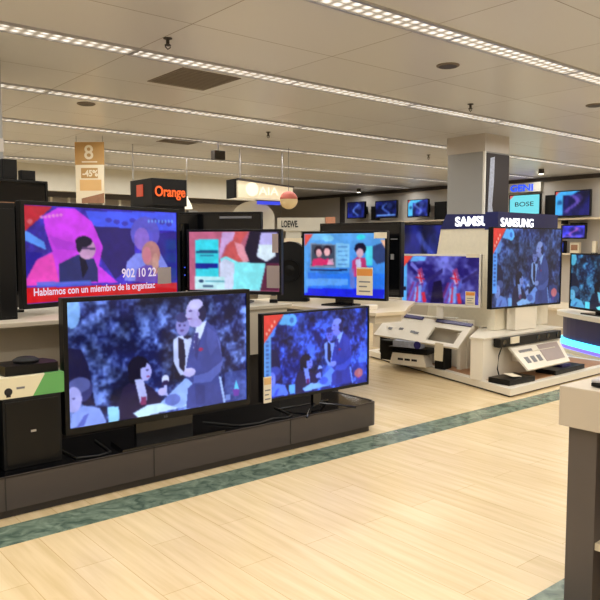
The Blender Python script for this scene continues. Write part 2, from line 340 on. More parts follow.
struct('wall_right', MB().box(X1, X1+.15, Y0, Y1, 0, CEIL), 'greywall')
struct('wall_back', MB().box(X0, X1, Y1, Y1+.15, 0, CEIL), 'greywall')
struct('wall_left', MB().box(X0-.15, X0, Y0, Y1, 0, CEIL), 'greywall')
struct('wall_front', MB().box(X0, X1, Y0-.15, Y0, 0, CEIL), 'greywall')
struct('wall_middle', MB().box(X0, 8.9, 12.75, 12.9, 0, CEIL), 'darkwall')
struct('trim_3', MB().box(X0, 9.0, 12.3, 12.45, 2.45, CEIL), 'fascia')           # white bulkhead
struct('trim_4', MB().box(13.33, 13.4, Y0, Y1, 2.82, CEIL), 'trim')               # dark cornice
struct('trim_5', MB().box(13.3, 13.4, 14.15, 14.25, 0, 2.82), 'trim')            # vertical joint
struct('trim_6', MB().box(X0, 9.0, 12.44, 12.62, 2.36, 2.46), 'trim')

# column with band, corner strip and poster
c = thing('column', 'square grey column with cream top band behind the white tower', 'column', (7.75, 5.65, 0))
MB().box(-.25, .25, -.28, .3, 0, 2.68).build('column_body', 'colgrey', c)
MB().box(-.26, .26, -.29, .31, 2.68, CEIL).build('top_band', 'coltop', c)
MB().box(-.262, -.235, -.292, -.262, 0, 2.68).build('corner_strip', 'colwhite', c)
pb = MB().box(-.22, .262, -.295, -.28, .9, 2.66).build('poster', 'colbrown', c); pb['label'] = 'dark poster with a grey streak'
s = MB(); zz = 2.6; k = 0
s.prism([(-.15, 2.6), (-.06, 2.62), (-.07, 2.3), (-.1, 2.0), (-.04, 1.8), (-.13, 1.5), (-.2, 1.6), (-.18, 2.1)], 'y', -.298, -.295); s.build('poster_print', 'silverbox', pb)
c = thing('column', 'light grey column at the far left edge of the picture', 'column', (1.375, 5.85, 0))
MB().box(-.33, .33, -.3, .3, 0, CEIL).build('column_body', 'colgrey', c)
MB().box(-.335, .335, -.305, -.28, 2.2, 2.3).build('column_band', 'coltop', c)

# ------------------------------------------------------------------ ceiling light strips
lm = bpy.data.materials.new('louvre_light'); lm.use_nodes = True; nt = lm.node_tree; b = nt.nodes['Principled BSDF']
tc = nt.nodes.new('ShaderNodeTexCoord'); sp = nt.nodes.new('ShaderNodeSeparateXYZ'); nt.links.new(tc.outputs['Object'], sp.inputs[0])
def mth(op, a, bb=None, c=None):
    n = nt.nodes.new('ShaderNodeMath'); n.operation = op
    for i, q in enumerate((a, bb, c)):
        if q is None: continue
        if isinstance(q, (int, float)): n.inputs[i].default_value = q
        else: nt.links.new(q, n.inputs[i])
    return n.outputs[0]
sx = mth('POWER', mth('ABSOLUTE', mth('SINE', mth('MULTIPLY', sp.outputs['X'], PI/.085))), 2.0)
sy = mth('POWER', mth('ABSOLUTE', mth('SINE', mth('MULTIPLY', sp.outputs['Y'], PI/.075))), 1.2)
ns = nt.nodes.new('ShaderNodeTexNoise'); ns.inputs['Scale'].default_value = 3; nt.links.new(tc.outputs['Object'], ns.inputs['Vector'])
vv = mth('MULTIPLY_ADD', mth('MULTIPLY', sx, sy), 1.25, .10)
vv = mth('MULTIPLY', vv, mth('MULTIPLY_ADD', ns.outputs['Fac'], 1.2, .4))
nt.links.new(vv, b.inputs['Emission Strength']); b.inputs['Emission Color'].default_value = (1, .93, .82, 1); b.inputs['Base Color'].default_value = (.5, .48, .44, 1); b.inputs['Roughness'].default_value = .3
names = {0: 'nearest ceiling light strip, crossing the top right corner of the picture', 1: 'second nearest ceiling light strip, running from the top left corner past the square vent',
         2: 'third ceiling light strip, ending on the grey column', 3: 'fourth ceiling light strip, passing above the hanging number 8 banner', 4: 'fifth ceiling light strip, deep in the shop',
         5: 'sixth ceiling light strip, deep in the shop just before the white bulkhead', 6: 'seventh ceiling light strip, far corner beyond the bulkhead', -1: 'ceiling light strip overhead of the shopper aisle', -2: 'ceiling light strip behind the aisle', -3: 'ceiling light strip near the entrance', -4: 'rearmost ceiling light strip'}
for k in range(-4, 7):
    y = 3.04+1.715*k
    xa, xb = -3.6, 13.2
    if k == 6: xa = 9.2
    t = thing('ceiling_light', names[k], 'ceiling light', (0, y, CEIL), 0, 'ceiling light strips')
    MB().box(xa, xb, -.075, .075, -.008, -.002).build('louvre', lm, t)
    h = MB()
    for sg in (-1, 1): h.box(xa, xb, sg*.085-.01, sg*.085+.01, -.016, 0)
    x = xa
    while x < xb: h.box(x-.012, x+.012, -.076, .076, -.014, -.006); x += 1.5
    h.build('housing', 'silver', t)
    ld = bpy.data.lights.new('strip_lamp', 'AREA'); ld.shape = 'RECTANGLE'; ld.size = xb-xa; ld.size_y = .13; ld.energy = 115*(xb-xa)/16.8; ld.color = (1, .975, .93); ld.spread = R(168)
    lo = bpy.data.objects.new('lamp', ld); COL.objects.link(lo); lo.parent = t; lo.location = ((xa+xb)/2, 0, -.02)
# vents
for (x, y, w, l, lab) in ((3.19, 5.24, .56, .6, 'large square grey ceiling vent beside the second light strip'), (4.9, 8.4, .5, .45, 'smaller square grey ceiling vent above the number 8 banner')):
    t = thing('ceiling_vent', lab, 'vent', (x, y, CEIL))
    v = MB(); v.box(-w/2, w/2, -l/2, l/2, -.006, 0); v.build('vent_panel', 'vent', t)
    v = MB()
    for q in range(12): v.box(-w/2+.02, w/2-.02, -l/2+.03+q*(l-.06)/12, -l/2+.045+q*(l-.06)/12, -.011, -.005)
    v.build('vent_slats', 'vent', t)
# recessed loudspeakers / detectors
for (x, y, r, lab) in ((4.47, 3.56, .09, 'round dark ceiling speaker right of the nearest strip'), (2.9, 6.8, .09, 'round dark ceiling speaker near the left edge'), (6.85, 3.6, .09, 'round dark ceiling speaker at the right edge of the picture')):
    t = thing('ceiling_speaker', lab, 'ceiling speaker', (x, y, CEIL))
    MB().lathe([(r, 0), (r, -.006), (r*.86, -.012), (r*.8, -.012)]).build('rim', 'vent', t)
    MB().cyl(0, 0, -.0135, -.011, r*.8).build('grille', 'sprink', t)
for (x, y, lab) in ((2.43, 4.32, 'small dark sprinkler above the left square vent'), (5.85, 4.37, 'small dark sprinkler in front of the column'), (5.35, 7.04, 'small dark sprinkler in the middle of the ceiling'), (8.6, 7.2, 'small dark sprinkler just left of the column top'), (4.1, 10.0, 'small dark sprinkler above the white bulkhead')):
    t = thing('sprinkler', lab, 'sprinkler', (x, y, CEIL))
    MB().lathe([(.03, 0), (.03, -.006), (.012, -.012), (.012, -.04), (.022, -.045), (.022, -.05)], n=12).build('sprinkler_body', 'sprink', t)
    MB().tube([(-.018, 0, -.045), (-.02, 0, -.06), (0, 0, -.075), (.02, 0, -.06), (.018, 0, -.045)], .004, 6).build('deflector', 'sprink', t)
for (x, y, lab) in ((11.8, 7.2, 'small lit spotlight on the ceiling by the right wall'), (12.4, 12.6, 'small lit spotlight near the three wall televisions'), (4.55, 10.9, 'bright small spotlight under the ceiling before the white bulkhead')):
    t = thing('spotlight', lab, 'spotlight', (x, y, CEIL))
    MB().lathe([(.05, 0), (.055, -.05), (.045, -.09)], n=16).build('lamp_housing', 'sprink', t)
    MB().cyl(0, 0, -.096, -.089, .042, n=16).build('bulb', 'spot', t)

# ================================================================== FRONT CHARCOAL PLINTH
t = thing('display_plinth', 'long low charcoal plinth carrying the two front televisions', 'display stand', (0, 0, 0))
def rr(x0, x1, y0, y1, r):
    p = []
    for cx, cy, a0 in ((x1-r, y1-r, 0), (x0+r, y1-r, 90), (x0+r, y0+r, 180), (x1-r, y0+r, 270)):
        for k in range(5): a = R(a0+k*22.5); p.append((cx+r*math.cos(a), cy+r*math.sin(a)))
    return p
MB().prism(rr(.2, 4.02, 3.92, 4.42, .05), 'z', .0, .05).build('kickboard', 'kick', t)
MB().prism(rr(.2, 4.06, 3.89, 4.45, .06), 'z', .05, .235).build('body', 'charcoal', t)
r = MB(); r.box(.25, 4.0, 3.89, 3.90, .23, .239); r.box(4.045, 4.06, 3.95, 4.4, .23, .241); r.prism([(3.99, 3.89), (4.0, 3.89), (4.06, 3.95), (4.05, 3.955)], 'z', .23, .24)
r.build('rim', 'charcoal', t)
MB().box(.25, 4.04, 3.905, 4.44, .234, .237).build('top', 'gloss', t)
for x in (1.15, 2.05, 3.15): MB().box(x-.003, x+.003, 3.887, 3.892, .05, .24).build('joint', 'kick', t)

# front TVs
t, sc, W, H, o = tv('television', 'largest television in front showing a blue-grey film of a balding man in a suit', (1.545, 4.04), (2.885, 4.03), .365, 1.19, film(250, 148, 1.15, (.94, .99, 1.1)), bez=.028, botbez=.04, base=.237, standw=.74, th=.06)
text('maker_mark', 'LG', .022, 'ink', t, (-.02, -.0135, o+.012))
t, sc, W, H, o = tv('television', 'smaller front television with red corner sticker showing the same suited man in deep blue', (2.965, 3.99), (4.045, 3.99), .365, 1.01, film(160, 98, 1.5, (.62, .78, 1.18), 0, True, 4, lambda u, v: (u*.93+.05, v*.9+.08)), bez=.014, botbez=.022, base=.237, standw=.5, foot='cross')
card(t, -W/2+.005, -W/2+.075, o+.0, o+.19, top='tan2')
# cable mess on the plinth
tag(MB().tube([(2.6, 4.2, .245), (2.75, 3.96, .244), (2.9, 3.93, .244), (3.05, 3.97, .244), (3.15, 3.93, .244), (3.22, 3.96, .244), (3.28, 4.25, .244)], .006).build('power_cable', 'cable'), 'thin black cable winding over the plinth under the smaller front television', 'cable')
tag(MB().tube([(1.56, 4.3, .244), (1.58, 3.96, .244), (1.7, 3.925, .244), (1.79, 3.95, .244), (1.82, 4.25, .244)], .006).build('power_cable', 'cable'), 'black cable curled on the plinth beside the black subwoofer', 'cable')

# left black speaker with boxes
t = thing('subwoofer', 'black box subwoofer on the plinth left of the largest television', 'speaker', (1.345, 4.14, .237))
MB().box(-.165, .165, -.14, .14, .0, .405, .008).build('cabinet', 'matt', t); MB().box(-.15, .15, -.146, -.139, .02, .385, .003).build('front_grille', 'black', t)
MB().box(-.015, .015, -.149, -.146, .2, .212).build('badge', 'silver', t)
t = thing('product_box', 'white and green cardboard box on top of the black subwoofer', 'box', (1.35, 4.13, .642))
MB().box(-.18, .18, -.13, .13, 0, .12, .003).build('carton', 'boxw', t)
g = MB(); g.prism([(.0, .001), (.18, .001), (.18, .119), (.07, .119)], 'y', -.132, -.13); g.build('green_print', 'green', t)
g = MB(); g.prism([(.07, -.13), (.18, -.13), (.18, .13), (.13, .13)], 'z', .12, .122); g.box(.18, .182, -.13, .13, .001, .119); g.build('green_print', 'green', t)
g = MB(); g.cyl(0, 0, 0, .0015, .022); g.box(-.012, .012, -.03, -.015, 0, .0015)
q = g.build('icon_print', 'inkd', t, (-.155+.02, -.1305, .04)); q.rotation_euler = (PI/2, 0, 0)
MB().box(-.09, -.045, -.1315, -.13, .05, .062).build('box_print', 'ink', t)
t = thing('router', 'black router with a stub aerial on the white and green box', 'router', (1.36, 4.13, .764))
MB().prism([(-.15, -.1), (.15, -.1), (.165, 0), (.13, .1), (-.13, .1), (-.165, 0)], 'z', .0, .055).build('body', 'black', t)
MB().lathe([(.07, .055), (.075, .07), (.05, .085), (.02, .09)]).build('dome', 'matt', t)
MB().tube([(-.155, .02, .02), (-.16, .03, .08), (-.16, .03, .14)], .007).build('aerial', 'black', t)
t = thing('subwoofer', 'black speaker cabinet at the left edge topped by a yellow box', 'speaker', (1.0, 4.16, .237))
MB().box(-.16, .16, -.14, .14, 0, .42, .008).build('cabinet', 'black', t)
k = MB(); k.lathe([(.1, 0), (.1, .01), (.06, .004), (.02, .012)]); q = k.build('driver', 'matt', t, (0, -.14, .21), True); q.rotation_euler = (PI/2, 0, 0)
tag(MB().box(.86, 1.135, 4.04, 4.28, .658, .768, .003).build('product_box', 'yellow'), 'yellow box on the speaker at the left edge', 'box')

# ================================================================== FIRST COUNTER behind the front TVs
t = thing('display_counter', 'long beige counter with open cubbies behind the front televisions', 'counter', (0, 0, 0))
MB().box(.9, 3.76, 4.62, 5.75, .97, 1.0, .004).build('counter_top', 'counterc', t)
s = MB(); s.box(.9, 3.72, 5.65, 5.7, 0, .97); s.box(.94, 3.68, 4.98, 5.0, .63, .97); s.box(.9, 3.72, 4.66, 5.66, .60, .63)
for x in (.9, 1.98, 2.5, 3.68): s.box(x, x+.04, 4.66, 5.66, .6, .97)
s.build('cubby_shelves', 'counterc', t)
s = MB(); s.box(2.54, 3.72, 4.64, 4.66, .60, .985); s.build('front_panel', 'counterc', t)
MB().box(.9, 3.7, 4.72, 5.6, 0, .6).build('dark_base', 'kick', t)

# TV1 red/purple
p = Pic(230, 118, (60, 44, 176)); n = p.noise(seed=9)[..., None]; p.a *= .75+.5*n
p.map = quadmap(28, 573, 32, 52, 392, 345)
p.poly([(220, 50), (573, 52), (573, 120), (240, 105)], (72, 92, 250)); 
for q in range(9): p.ell(300+q*30, 82+(q % 3)*6, 12, 8, (60, 50, 170), .8)
p.poly([(240, 105), (400, 112), (395, 190), (400, 240), (320, 300), (270, 220)], (44, 32, 112)); p.poly([(480, 130), (573, 120), (573, 300), (530, 300), (500, 200)], (40, 40, 140))
p.poly([(28, 120), (85, 165), (92, 195), (28, 160)], (90, 150, 250)); p.poly([(28, 200), (80, 205), (60, 310), (28, 320)], (30, 20, 150))
p.poly([(84, 72), (130, 40), (185, 42), (240, 88), (278, 180), (262, 250), (330, 312), (60, 320), (62, 230), (110, 200), (90, 120)], (206, 62, 236))
p.poly([(100, 140), (150, 160), (240, 180), (250, 200), (120, 190)], (170, 50, 215), .6); p.poly([(30, 300), (62, 230), (110, 205), (130, 320), (28, 325)], (232, 70, 190))
p.poly([(365, 235), (400, 202), (500, 200), (532, 250), (545, 312), (355, 305)], (130, 140, 240)); p.ell(440, 130, 58, 62, (92, 88, 206)); p.ell(425, 150, 30, 42, (150, 110, 210), .8)
p.ell(462, 205, 38, 48, (186, 130, 130)); p.ell(444, 210, 18, 32, (214, 130, 150)); p.poly([(405, 262), (440, 245), (495, 250), (520, 310), (395, 308)], (110, 74, 180)); p.ell(480, 240, 14, 40, (200, 150, 140))
p.poly([(128, 312), (130, 245), (190, 210), (245, 225), (258, 262), (258, 310)], (40, 46, 108)); p.poly([(195, 215), (215, 225), (225, 260), (205, 300)], (16, 14, 44))
p.ell(222, 190, 30, 38, (196, 150, 196)); p.ell(212, 162, 28, 20, (24, 18, 50)); p.ell(196, 180, 9, 22, (24, 18, 50)); p.poly([(205, 182), (250, 184), (250, 192), (205, 190)], (60, 40, 90), .8)
p.poly([(28, 332), (140, 330), (420, 315), (573, 308), (573, 345), (28, 392)], (206, 26, 34)); p.poly([(28, 32), (115, 36), (28, 130)], (186, 40, 56)); p.poly([(60, 312), (235, 305), (235, 322), (60, 330)], (70, 110, 220), .8)
for q in range(6): p.ell(80+q*12, 76-q*2, 5, 6, (230, 150, 220), .8)
p.ell(45, 92, 8, 9, (230, 140, 150), .6)
for q in range(8): p.ell(455+q*14, 84, 4, 6, (120, 180, 255), .8)
p.blur(1)
t, sc, W, H, o = tv('television', 'television showing a pink hooded figure and red caption bar, behind the largest one', (1.63, 4.99), (3.13, 5.42), 1.05, 1.81, p, bez=.03, botbez=.035, base=1.0, standw=.5)
sw = W-.06; sh = H-.065
text('caption', 'Hablamos con un miembro de la organizac', .075, 'txtw', sc, (-sw/2+.06, -.006, o+.035+.055), width=sw*.78, bold=.0015)
text('phone_number', '902 10 22 00', .1, 'txtw', sc, (sw*.08, -.006, o+.035+.155), width=sw*.33, bold=.002)
card(t, sw*.335, sw*.44, o+.12, o+.26, m='greycard', top=None, label='grey price label on the screen')

# big black TV (off) behind left, speakers on it
t, *_ = tv('television', 'large switched-off black television at the left edge behind the pink picture', (1.0, 5.46), (2.0, 5.46), 1.12, 1.99, None, base=1.0, standw=.5)
t = thing('speaker', 'tall black speaker on top of the switched-off television, left', 'speaker', (1.72, 5.49, 1.99))
MB().box(-.055, .055, -.035, .03, 0, .15, .004).build('cabinet', 'matt', t); MB().box(-.045, .045, -.04, -.034, .01, .14).build('grille', 'black', t)
t = thing('speaker', 'tiny black speaker beside the tall one on the switched-off television', 'speaker', (1.86, 5.49, 1.99))
MB().box(-.06, .05, -.035, .03, 0, .075, .004).build('cabinet', 'matt', t); MB().box(-.05, .04, -.04, -.034, .01, .065).build('grille', 'black', t)
t = thing('speaker', 'narrow black upright speaker immediately left of the pink picture', 'speaker', (1.50, 4.9, 1.0))
MB().box(-.07, .05, -.06, .08, 0, .78, .006).build('cabinet', 'matt', t); MB().box(-.06, .04, -.064, -.059, .02, .74, .002).build('grille', 'black', t); MB().box(-.07, .05, -.06, .08, .78, .785).build('cabinet_top', 'brown', t)

# TV3
p = Pic(110, 76, (186, 98, 128)); p.map = quadmap(52, 575, 42, 55, 408, 405)
p.rect(52, 30, 250, 420, (190, 100, 130)); p.poly([(410, 45), (580, 45), (580, 250), (400, 245), (380, 150)], (20, 12, 44))
p.poly([(320, 45), (400, 50), (350, 130), (400, 225), (380, 245), (320, 230), (250, 210), (285, 110)], (200, 84, 88)); p.poly([(250, 48), (325, 50), (310, 100), (270, 130), (235, 220), (225, 200)], (206, 168, 226)); p.poly([(320, 110), (370, 130), (405, 225), (375, 240), (340, 190)], (226, 150, 170))
p.poly([(235, 215), (270, 195), (335, 230), (400, 235), (498, 240), (470, 405), (235, 405)], (132, 238, 250)); p.poly([(230, 240), (260, 210), (320, 240), (310, 400), (230, 400)], (205, 215, 245)); p.poly([(472, 60), (562, 62), (552, 200), (502, 232), (446, 200)], (196, 190, 255)); p.poly([(460, 130), (556, 130), (552, 200), (502, 230), (447, 200)], (220, 240, 255))
p.poly([(500, 240), (575, 240), (575, 405), (465, 405)], (90, 24, 60)); p.rect(88, 92, 225, 322, (56, 216, 236)); p.rect(92, 160, 222, 178, (20, 60, 110), .8); p.rect(115, 186, 200, 198, (20, 90, 140), .6); p.rect(90, 240, 222, 272, (18, 36, 150))
p.rect(84, 325, 262, 405, (190, 236, 246)); p.ell(122, 352, 16, 10, (20, 60, 100)); p.rect(145, 345, 260, 358, (60, 150, 180), .7); p.rect(130, 378, 195, 390, (20, 40, 80), .7); p.blur(1)
t, sc, W, H, o = tv('television', 'television with a cyan text card and pink figure, between pink and blue pictures', (3.21, 5.41), (3.68, 4.66), 1.075, 1.635, p, bez=.02, botbez=.03, base=1.0, standw=.36)
card(t, W/2-.13, W/2-.015, o+.06, o+.25, m='greycard', top=None, label='grey price label, lower right'); card(t, W/2-.08, W/2-.025, o+.36, o+.52, m='greycard', top=None, label='grey price label, upper right')
t, *_ = tv('television', 'switched-off black television behind the cyan text card picture', (3.28, 5.74), (3.80, 5.10), 1.08, 1.80, None, base=1.0, standw=.3, th=.05)
MB().box(.02, .32, -.02, -.012, .74, .76).build('back_label', 'ink', t)
t, *_ = tv('television', 'dark television edge with tiny blue lights between pink and cyan pictures', (3.12, 5.68), (3.30, 5.62), 1.04, 1.70, None, base=1.0, standw=.2)
MB().box(.09, .1, -.02, -.012, .22, .23).build('power_light', 'led', t); MB().box(.09, .1, -.02, -.012, .29, .30).build('power_light', 'led', t)

# ================================================================== SECOND COUNTER with TV4
t = thing('display_counter', 'cream counter under the blue picture television', 'counter', (0, 0, 0))
MB().prism([(4.45, 6.1), (4.55, 5.0), (4.6, 4.44), (4.95, 4.40), (5.40, 4.75), (5.9, 5.1), (6.0, 6.5), (4.6, 6.5)], 'z', .85, .88).build('counter_top', 'cream', t)
MB().prism([(4.5, 6.4), (4.5, 5.1), (4.75, 5.1), (5.6, 6.0), (5.6, 6.4)], 'z', 0, .85).build('dark_base', 'kick', t)
s = MB(); s.prism([(4.58, 5.0), (4.63, 4.48), (4.94, 4.44), (5.37, 4.78), (5.85, 5.12), (5.82, 5.16), (5.34, 4.82), (4.93, 4.48), (4.67, 4.52), (4.62, 5.0)], 'z', .78, .85); s.build('edge_band', 'counterc', t)
p = Pic(120, 84); p.grad((96, 170, 240), (40, 120, 235)); p.map = quadmap(75, 478, 68, 75, 370, 408)
p.poly([(60, 260), (480, 280), (470, 410), (60, 380)], (30, 110, 245), .6); p.poly([(60, 335), (480, 360), (470, 415), (60, 385)], (16, 30, 225)); p.poly([(85, 288), (300, 300), (300, 332), (85, 325)], (90, 160, 245))
p.poly([(108, 115), (240, 125), (240, 242), (105, 235)], (120, 140, 170)); p.poly([(115, 122), (234, 130), (234, 232), (112, 226)], (66, 76, 96)); p.ell(150, 155, 22, 26, (30, 20, 40)); p.ell(152, 165, 15, 20, (230, 170, 180)); p.ell(195, 155, 24, 26, (40, 24, 44)); p.ell(194, 162, 15, 20, (236, 180, 186))
p.poly([(115, 228), (120, 195), (160, 188), (185, 200), (200, 190), (230, 225)], (226, 40, 110)); p.poly([(200, 200), (225, 195), (230, 228), (195, 225)], (240, 190, 220), .8)
p.poly([(240, 118), (308, 124), (308, 245), (240, 240)], (130, 200, 250))
for k in range(5): p.rect(248, 135+k*22, 296, 141+k*22, (60, 110, 190), .6)
p.poly([(108, 243), (298, 252), (298, 260), (108, 250)], (20, 40, 90)); p.ell(200, 265, 55, 8, (40, 110, 200), .8); p.ell(200, 95, 28, 16, (140, 220, 255), .8)
p.poly([(75, 68), (122, 70), (78, 130)], (222, 80, 70)); p.poly([(122, 72), (215, 74), (205, 100), (110, 100)], (120, 200, 250), .7); p.rect(72, 130, 92, 360, (90, 170, 245), .8)
p.rect(385, 140, 420, 236, (80, 220, 245)); p.poly([(420, 140), (460, 125), (485, 160), (480, 220), (440, 232), (420, 200)], (52, 70, 122)); p.poly([(455, 110), (490, 110), (488, 175)], (232, 180, 150))
p.poly([(318, 255), (322, 210), (345, 190), (385, 198), (392, 250), (380, 300), (330, 290)], (196, 60, 120)); p.poly([(338, 205), (362, 200), (365, 250), (340, 250)], (200, 200, 240)); p.poly([(308, 250), (330, 250), (335, 350), (310, 345)], (120, 120, 200), .7); p.ell(360, 150, 28, 30, (26, 22, 50)); p.ell(358, 172, 17, 24, (212, 170, 190)); p.ell(362, 92, 22, 14, (60, 220, 240))
p.blur(1)
t, sc, W, H, o = tv('television', 'bright blue television showing an inset picture and a lady in pink, centre of the shop', (4.785, 5.70), (5.085, 4.76), .945, 1.64, p, bez=.022, botbez=.025, base=.88, standw=.36)
card(t, W/2-.33, W/2-.15, o+.05, o+.33, label='cream and orange price card'); card(t, W/2-.14, W/2+.0, o+.62, o+.68, m='card', top=None, label='small cream label on the top corner')
t, *_ = tv('television', 'black switched-off television just behind the bright blue picture', (5.55, 6.28), (5.80, 5.22), .92, 1.755, None, base=.88, th=.07, standw=.3)
MB().box(.42, .50, -.02, -.012, .68, .69).build('maker_plate', 'ink', t); MB().box(.42, .46, -.02, -.012, .46, .52).build('sticker', 'ink', t)
t = thing('speaker', 'black round-shouldered speaker between the cyan card and blue pictures', 'speaker', (4.89, 6.03, .88))
prof = [(-.2, 0), (.2, 0), (.2, .46)]+[(.2*math.cos(R(a)), .46+.2*math.sin(R(a))) for a in range(10, 180, 20)]+[(-.2, .46)]
q = MB().prism(prof, 'y', -.08, .08).build('cabinet', 'matt', t); q.rotation_euler = (0, 0, R(-50))
q = MB().lathe([(.12, 0), (.12, .01), (.06, .002), (.02, .01)]).build('driver', 'black', t, (-.065, -.055, .34)); q.rotation_euler = (PI/2, 0, R(-50))
t = thing('price_stand', 'small white price card standing beside the round-shouldered speaker', 'price card', (3.7, 4.8, 1.0), R(-40))
MB().box(-.03, .03, -.001, .002, .03, .14).build('card', 'card', t); MB().box(-.02, .02, -.002, -.001, .06, .11).build('card_print', 'ink', t); MB().box(-.035, .035, -.015, .02, 0, .03, .004).build('foot', 'matt', t)
tag(MB().box(4.75, 4.85, 4.66, 4.76, .88, .93, .008).build('remote_holder', 'white'), 'small white holder on the cream counter by the blue picture', 'holder')

# ================================================================== SAMSUNG ISLAND
t = thing('island_platform', 'low cream platform with brown top under the white tower', 'display stand', (0, 0, 0))
base = [(5.93, 3.89), (8.3, 3.95), (8.3, 4.95), (7.3, 5.2), (7.3, 6.6), (6.68, 6.6)]
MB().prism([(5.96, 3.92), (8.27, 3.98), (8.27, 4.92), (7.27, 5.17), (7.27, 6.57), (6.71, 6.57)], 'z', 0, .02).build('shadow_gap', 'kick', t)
MB().prism(base, 'z', .02, .088).build('platform_edge', 'white', t)
MB().prism([(6.05, 3.99), (8.2, 4.04), (8.2, 4.87), (7.2, 5.12), (7.2, 6.5), (6.78, 6.5)], 'z', .087, .091).build('wood_top', 'wood', t)

t = thing('pedestal', 'white block pedestal with front ledge beneath the tall right television', 'pedestal', (0, 0, .091))
MB().prism([(6.07, 4.32), (7.62, 4.34), (7.62, 4.9), (6.85, 4.9), (6.05, 4.46)], 'z', 0, .43).build('block', 'white', t)
MB().prism([(6.055, 4.305), (7.64, 4.325), (7.64, 4.92), (6.84, 4.92), (6.035, 4.47)], 'z', .43, .445).build('top_board', 'white', t)

t = thing('display_tower', 'ivory two-sided tower with navy lit headers spelling a brand name', 'tower', (0, 0, .091))
MB().prism([(5.80, .0), (5.50, 1.60), (4.74, 1.60), (4.74, .46), (5.03, .46), (5.03, .0)], 'x', 6.82, 6.98).build('left_panel', 'panel', t)
MB().prism([(5.50, 1.60), (5.41, 1.78), (4.72, 1.76), (4.72, 1.60)], 'x', 6.81, 6.98).build('left_header', 'navy', t)
MB().prism([(6.70, .45), (7.8, .45), (7.8, 1.60), (6.70, 1.60)], 'y', 4.62, 4.72).build('right_panel', 'panel', t)
MB().prism([(6.62, 1.58), (7.85, 1.58), (7.85, 1.77), (6.62, 1.775)], 'y', 4.55, 4.72).build('right_header', 'navy', t)
text('lit_letters', 'SAMSUNG', .15, 'letterw', t, (6.803, 5.27, 1.635), (PI/2, 0, -PI/2), .004, width=.70, bold=.004)
text('lit_letters', 'SAMSUNG', .135, 'letterw', t, (6.67, 4.545, 1.615), (PI/2, 0, 0), .004, width=.64, bold=.001)

# TV5
p = Pic(110, 74, (70, 62, 168)); n = p.noise(((5, 1), (11, 1), (24, .8)), 31)[..., None]; p.a = np.array((40, 30, 110))*(1-n)+np.array((120, 124, 226))*n
for cx in (.3, .76):
    for k in range(6): p.poly([(cx-.26+k*.03, 1), (cx-.16+k*.03, .55), (cx-.12+k*.03, .56), (cx-.2+k*.03, 1)], (90, 120, 240) if k % 2 else (150, 40, 110), .6)
    p.poly([(cx-.18, .12), (cx+.0, .4), (cx-.03, .46), (cx-.2, .2)], (110, 110, 210)); p.poly([(cx+.02, .5), (cx+.24, .25), (cx+.24, .34), (cx+.03, .58)], (50, 40, 110))
    p.poly([(cx-.1, .3), (cx-.04, .24), (cx-.01, .45), (cx-.08, .5)], (150, 60, 120), .9); p.poly([(cx-.1, .4), (cx-.05, .36), (cx-.02, .56), (cx-.06, .6)], (214, 176, 225), .9); p.poly([(cx-.08, .34), (cx-.06, .33), (cx-.03, .55), (cx-.05, .56)], (210, 40, 66)); p.poly([(cx-.12, .44), (cx-.0, .48), (cx, .51), (cx-.12, .47)], (206, 40, 70)); p.poly([(cx-.13, .68), (cx-.04, .62), (cx-.05, .98), (cx-.14, .98)], (130, 170, 250), .9); p.poly([(cx-.1, .66), (cx-.08, .65), (cx-.09, .98), (cx-.12, .98)], (196, 50, 90)); p.poly([(cx-.04, .78), (cx, .76), (cx+.03, .98), (cx-.02, 1)], (206, 40, 70))
p.poly([(.42, .55), (.52, .5), (.56, 1), (.38, 1)], (26, 18, 56)); p.rect(0, .1, .06, 1, (92, 176, 246)); p.poly([(0, 0), (.14, 0), (0, .26)], (226, 74, 64)); p.poly([(.14, .0), (.32, .02), (.3, .1), (.1, .12)], (100, 180, 250), .9); p.rect(0, .66, .05, .74, (30, 24, 50))
p.blur(1)
t, sc, W, H, o = tv('television', 'white-framed television with mirrored red and blue figures in front of the tower', (6.22, 5.60), (6.53, 4.69), .80, 1.395, p, frame='whitebez', bez=.022, botbez=.03, base=.642, standw=.3, standcol='whitebez', foot='rear')
card(t, W/2-.17, W/2-.06, o+.03, o+.18, label='cream price label with orange header'); card(t, W/2-.17, W/2-.02, o+.56, o+.6, top=None)
# left tilted console
t = thing('information_desk', 'white tilted information desk with a cut-out under the white-framed television', 'information desk', (0, 0, 0))
def cp(s_, q): # s along (0 left..1 right), q from back (0) to front (1)
    a = Vector((6.52, 6.05, .64)); b_ = Vector((6.52, 4.78, .60)); c_ = Vector((6.2, 4.74, .37)); d_ = Vector((6.2, 6.02, .40))
    return (a*(1-s_)+b_*s_)*(1-q)+(d_*(1-s_)+c_*s_)*q
s = MB()
for (a0, a1, q0, q1) in ((-.0, .62, 0, 1), (.93, 1.0, 0, 1), (.62, .93, 0, .3), (.62, .93, .86, 1)): s.slab([cp(a0, q1), cp(a1, q1), cp(a1, q0), cp(a0, q0)], .025)
s.build('tilted_board', 'white', t)
s = MB(); s.slab([cp(.0, .10), cp(.44, .10), cp(.44, -.02), cp(.0, -.02)], .03); s.slab([cp(.6, .10), cp(1, .10), cp(1, -.02), cp(.6, -.02)], .03)
o_ = s.build('navy_strips', 'navystrip', t); o_.location = (-.008, 0, .012)
s = MB()
for u_, v_ in ((.12, .6), (.25, .55), (.4, .6), (.45, .62)): s.slab([cp(u_, v_+.09)+Vector((-.004, 0, .004)), cp(u_+.05, v_+.09)+Vector((-.004, 0, .004)), cp(u_+.05, v_)+Vector((-.004, 0, .004)), cp(u_, v_)+Vector((-.004, 0, .004))], .002)
s.build('board_print', 'ink', t)
MB().box(6.53, 6.66, 4.86, 6.05, .091, .64, .0).build('back_support', 'white', t)
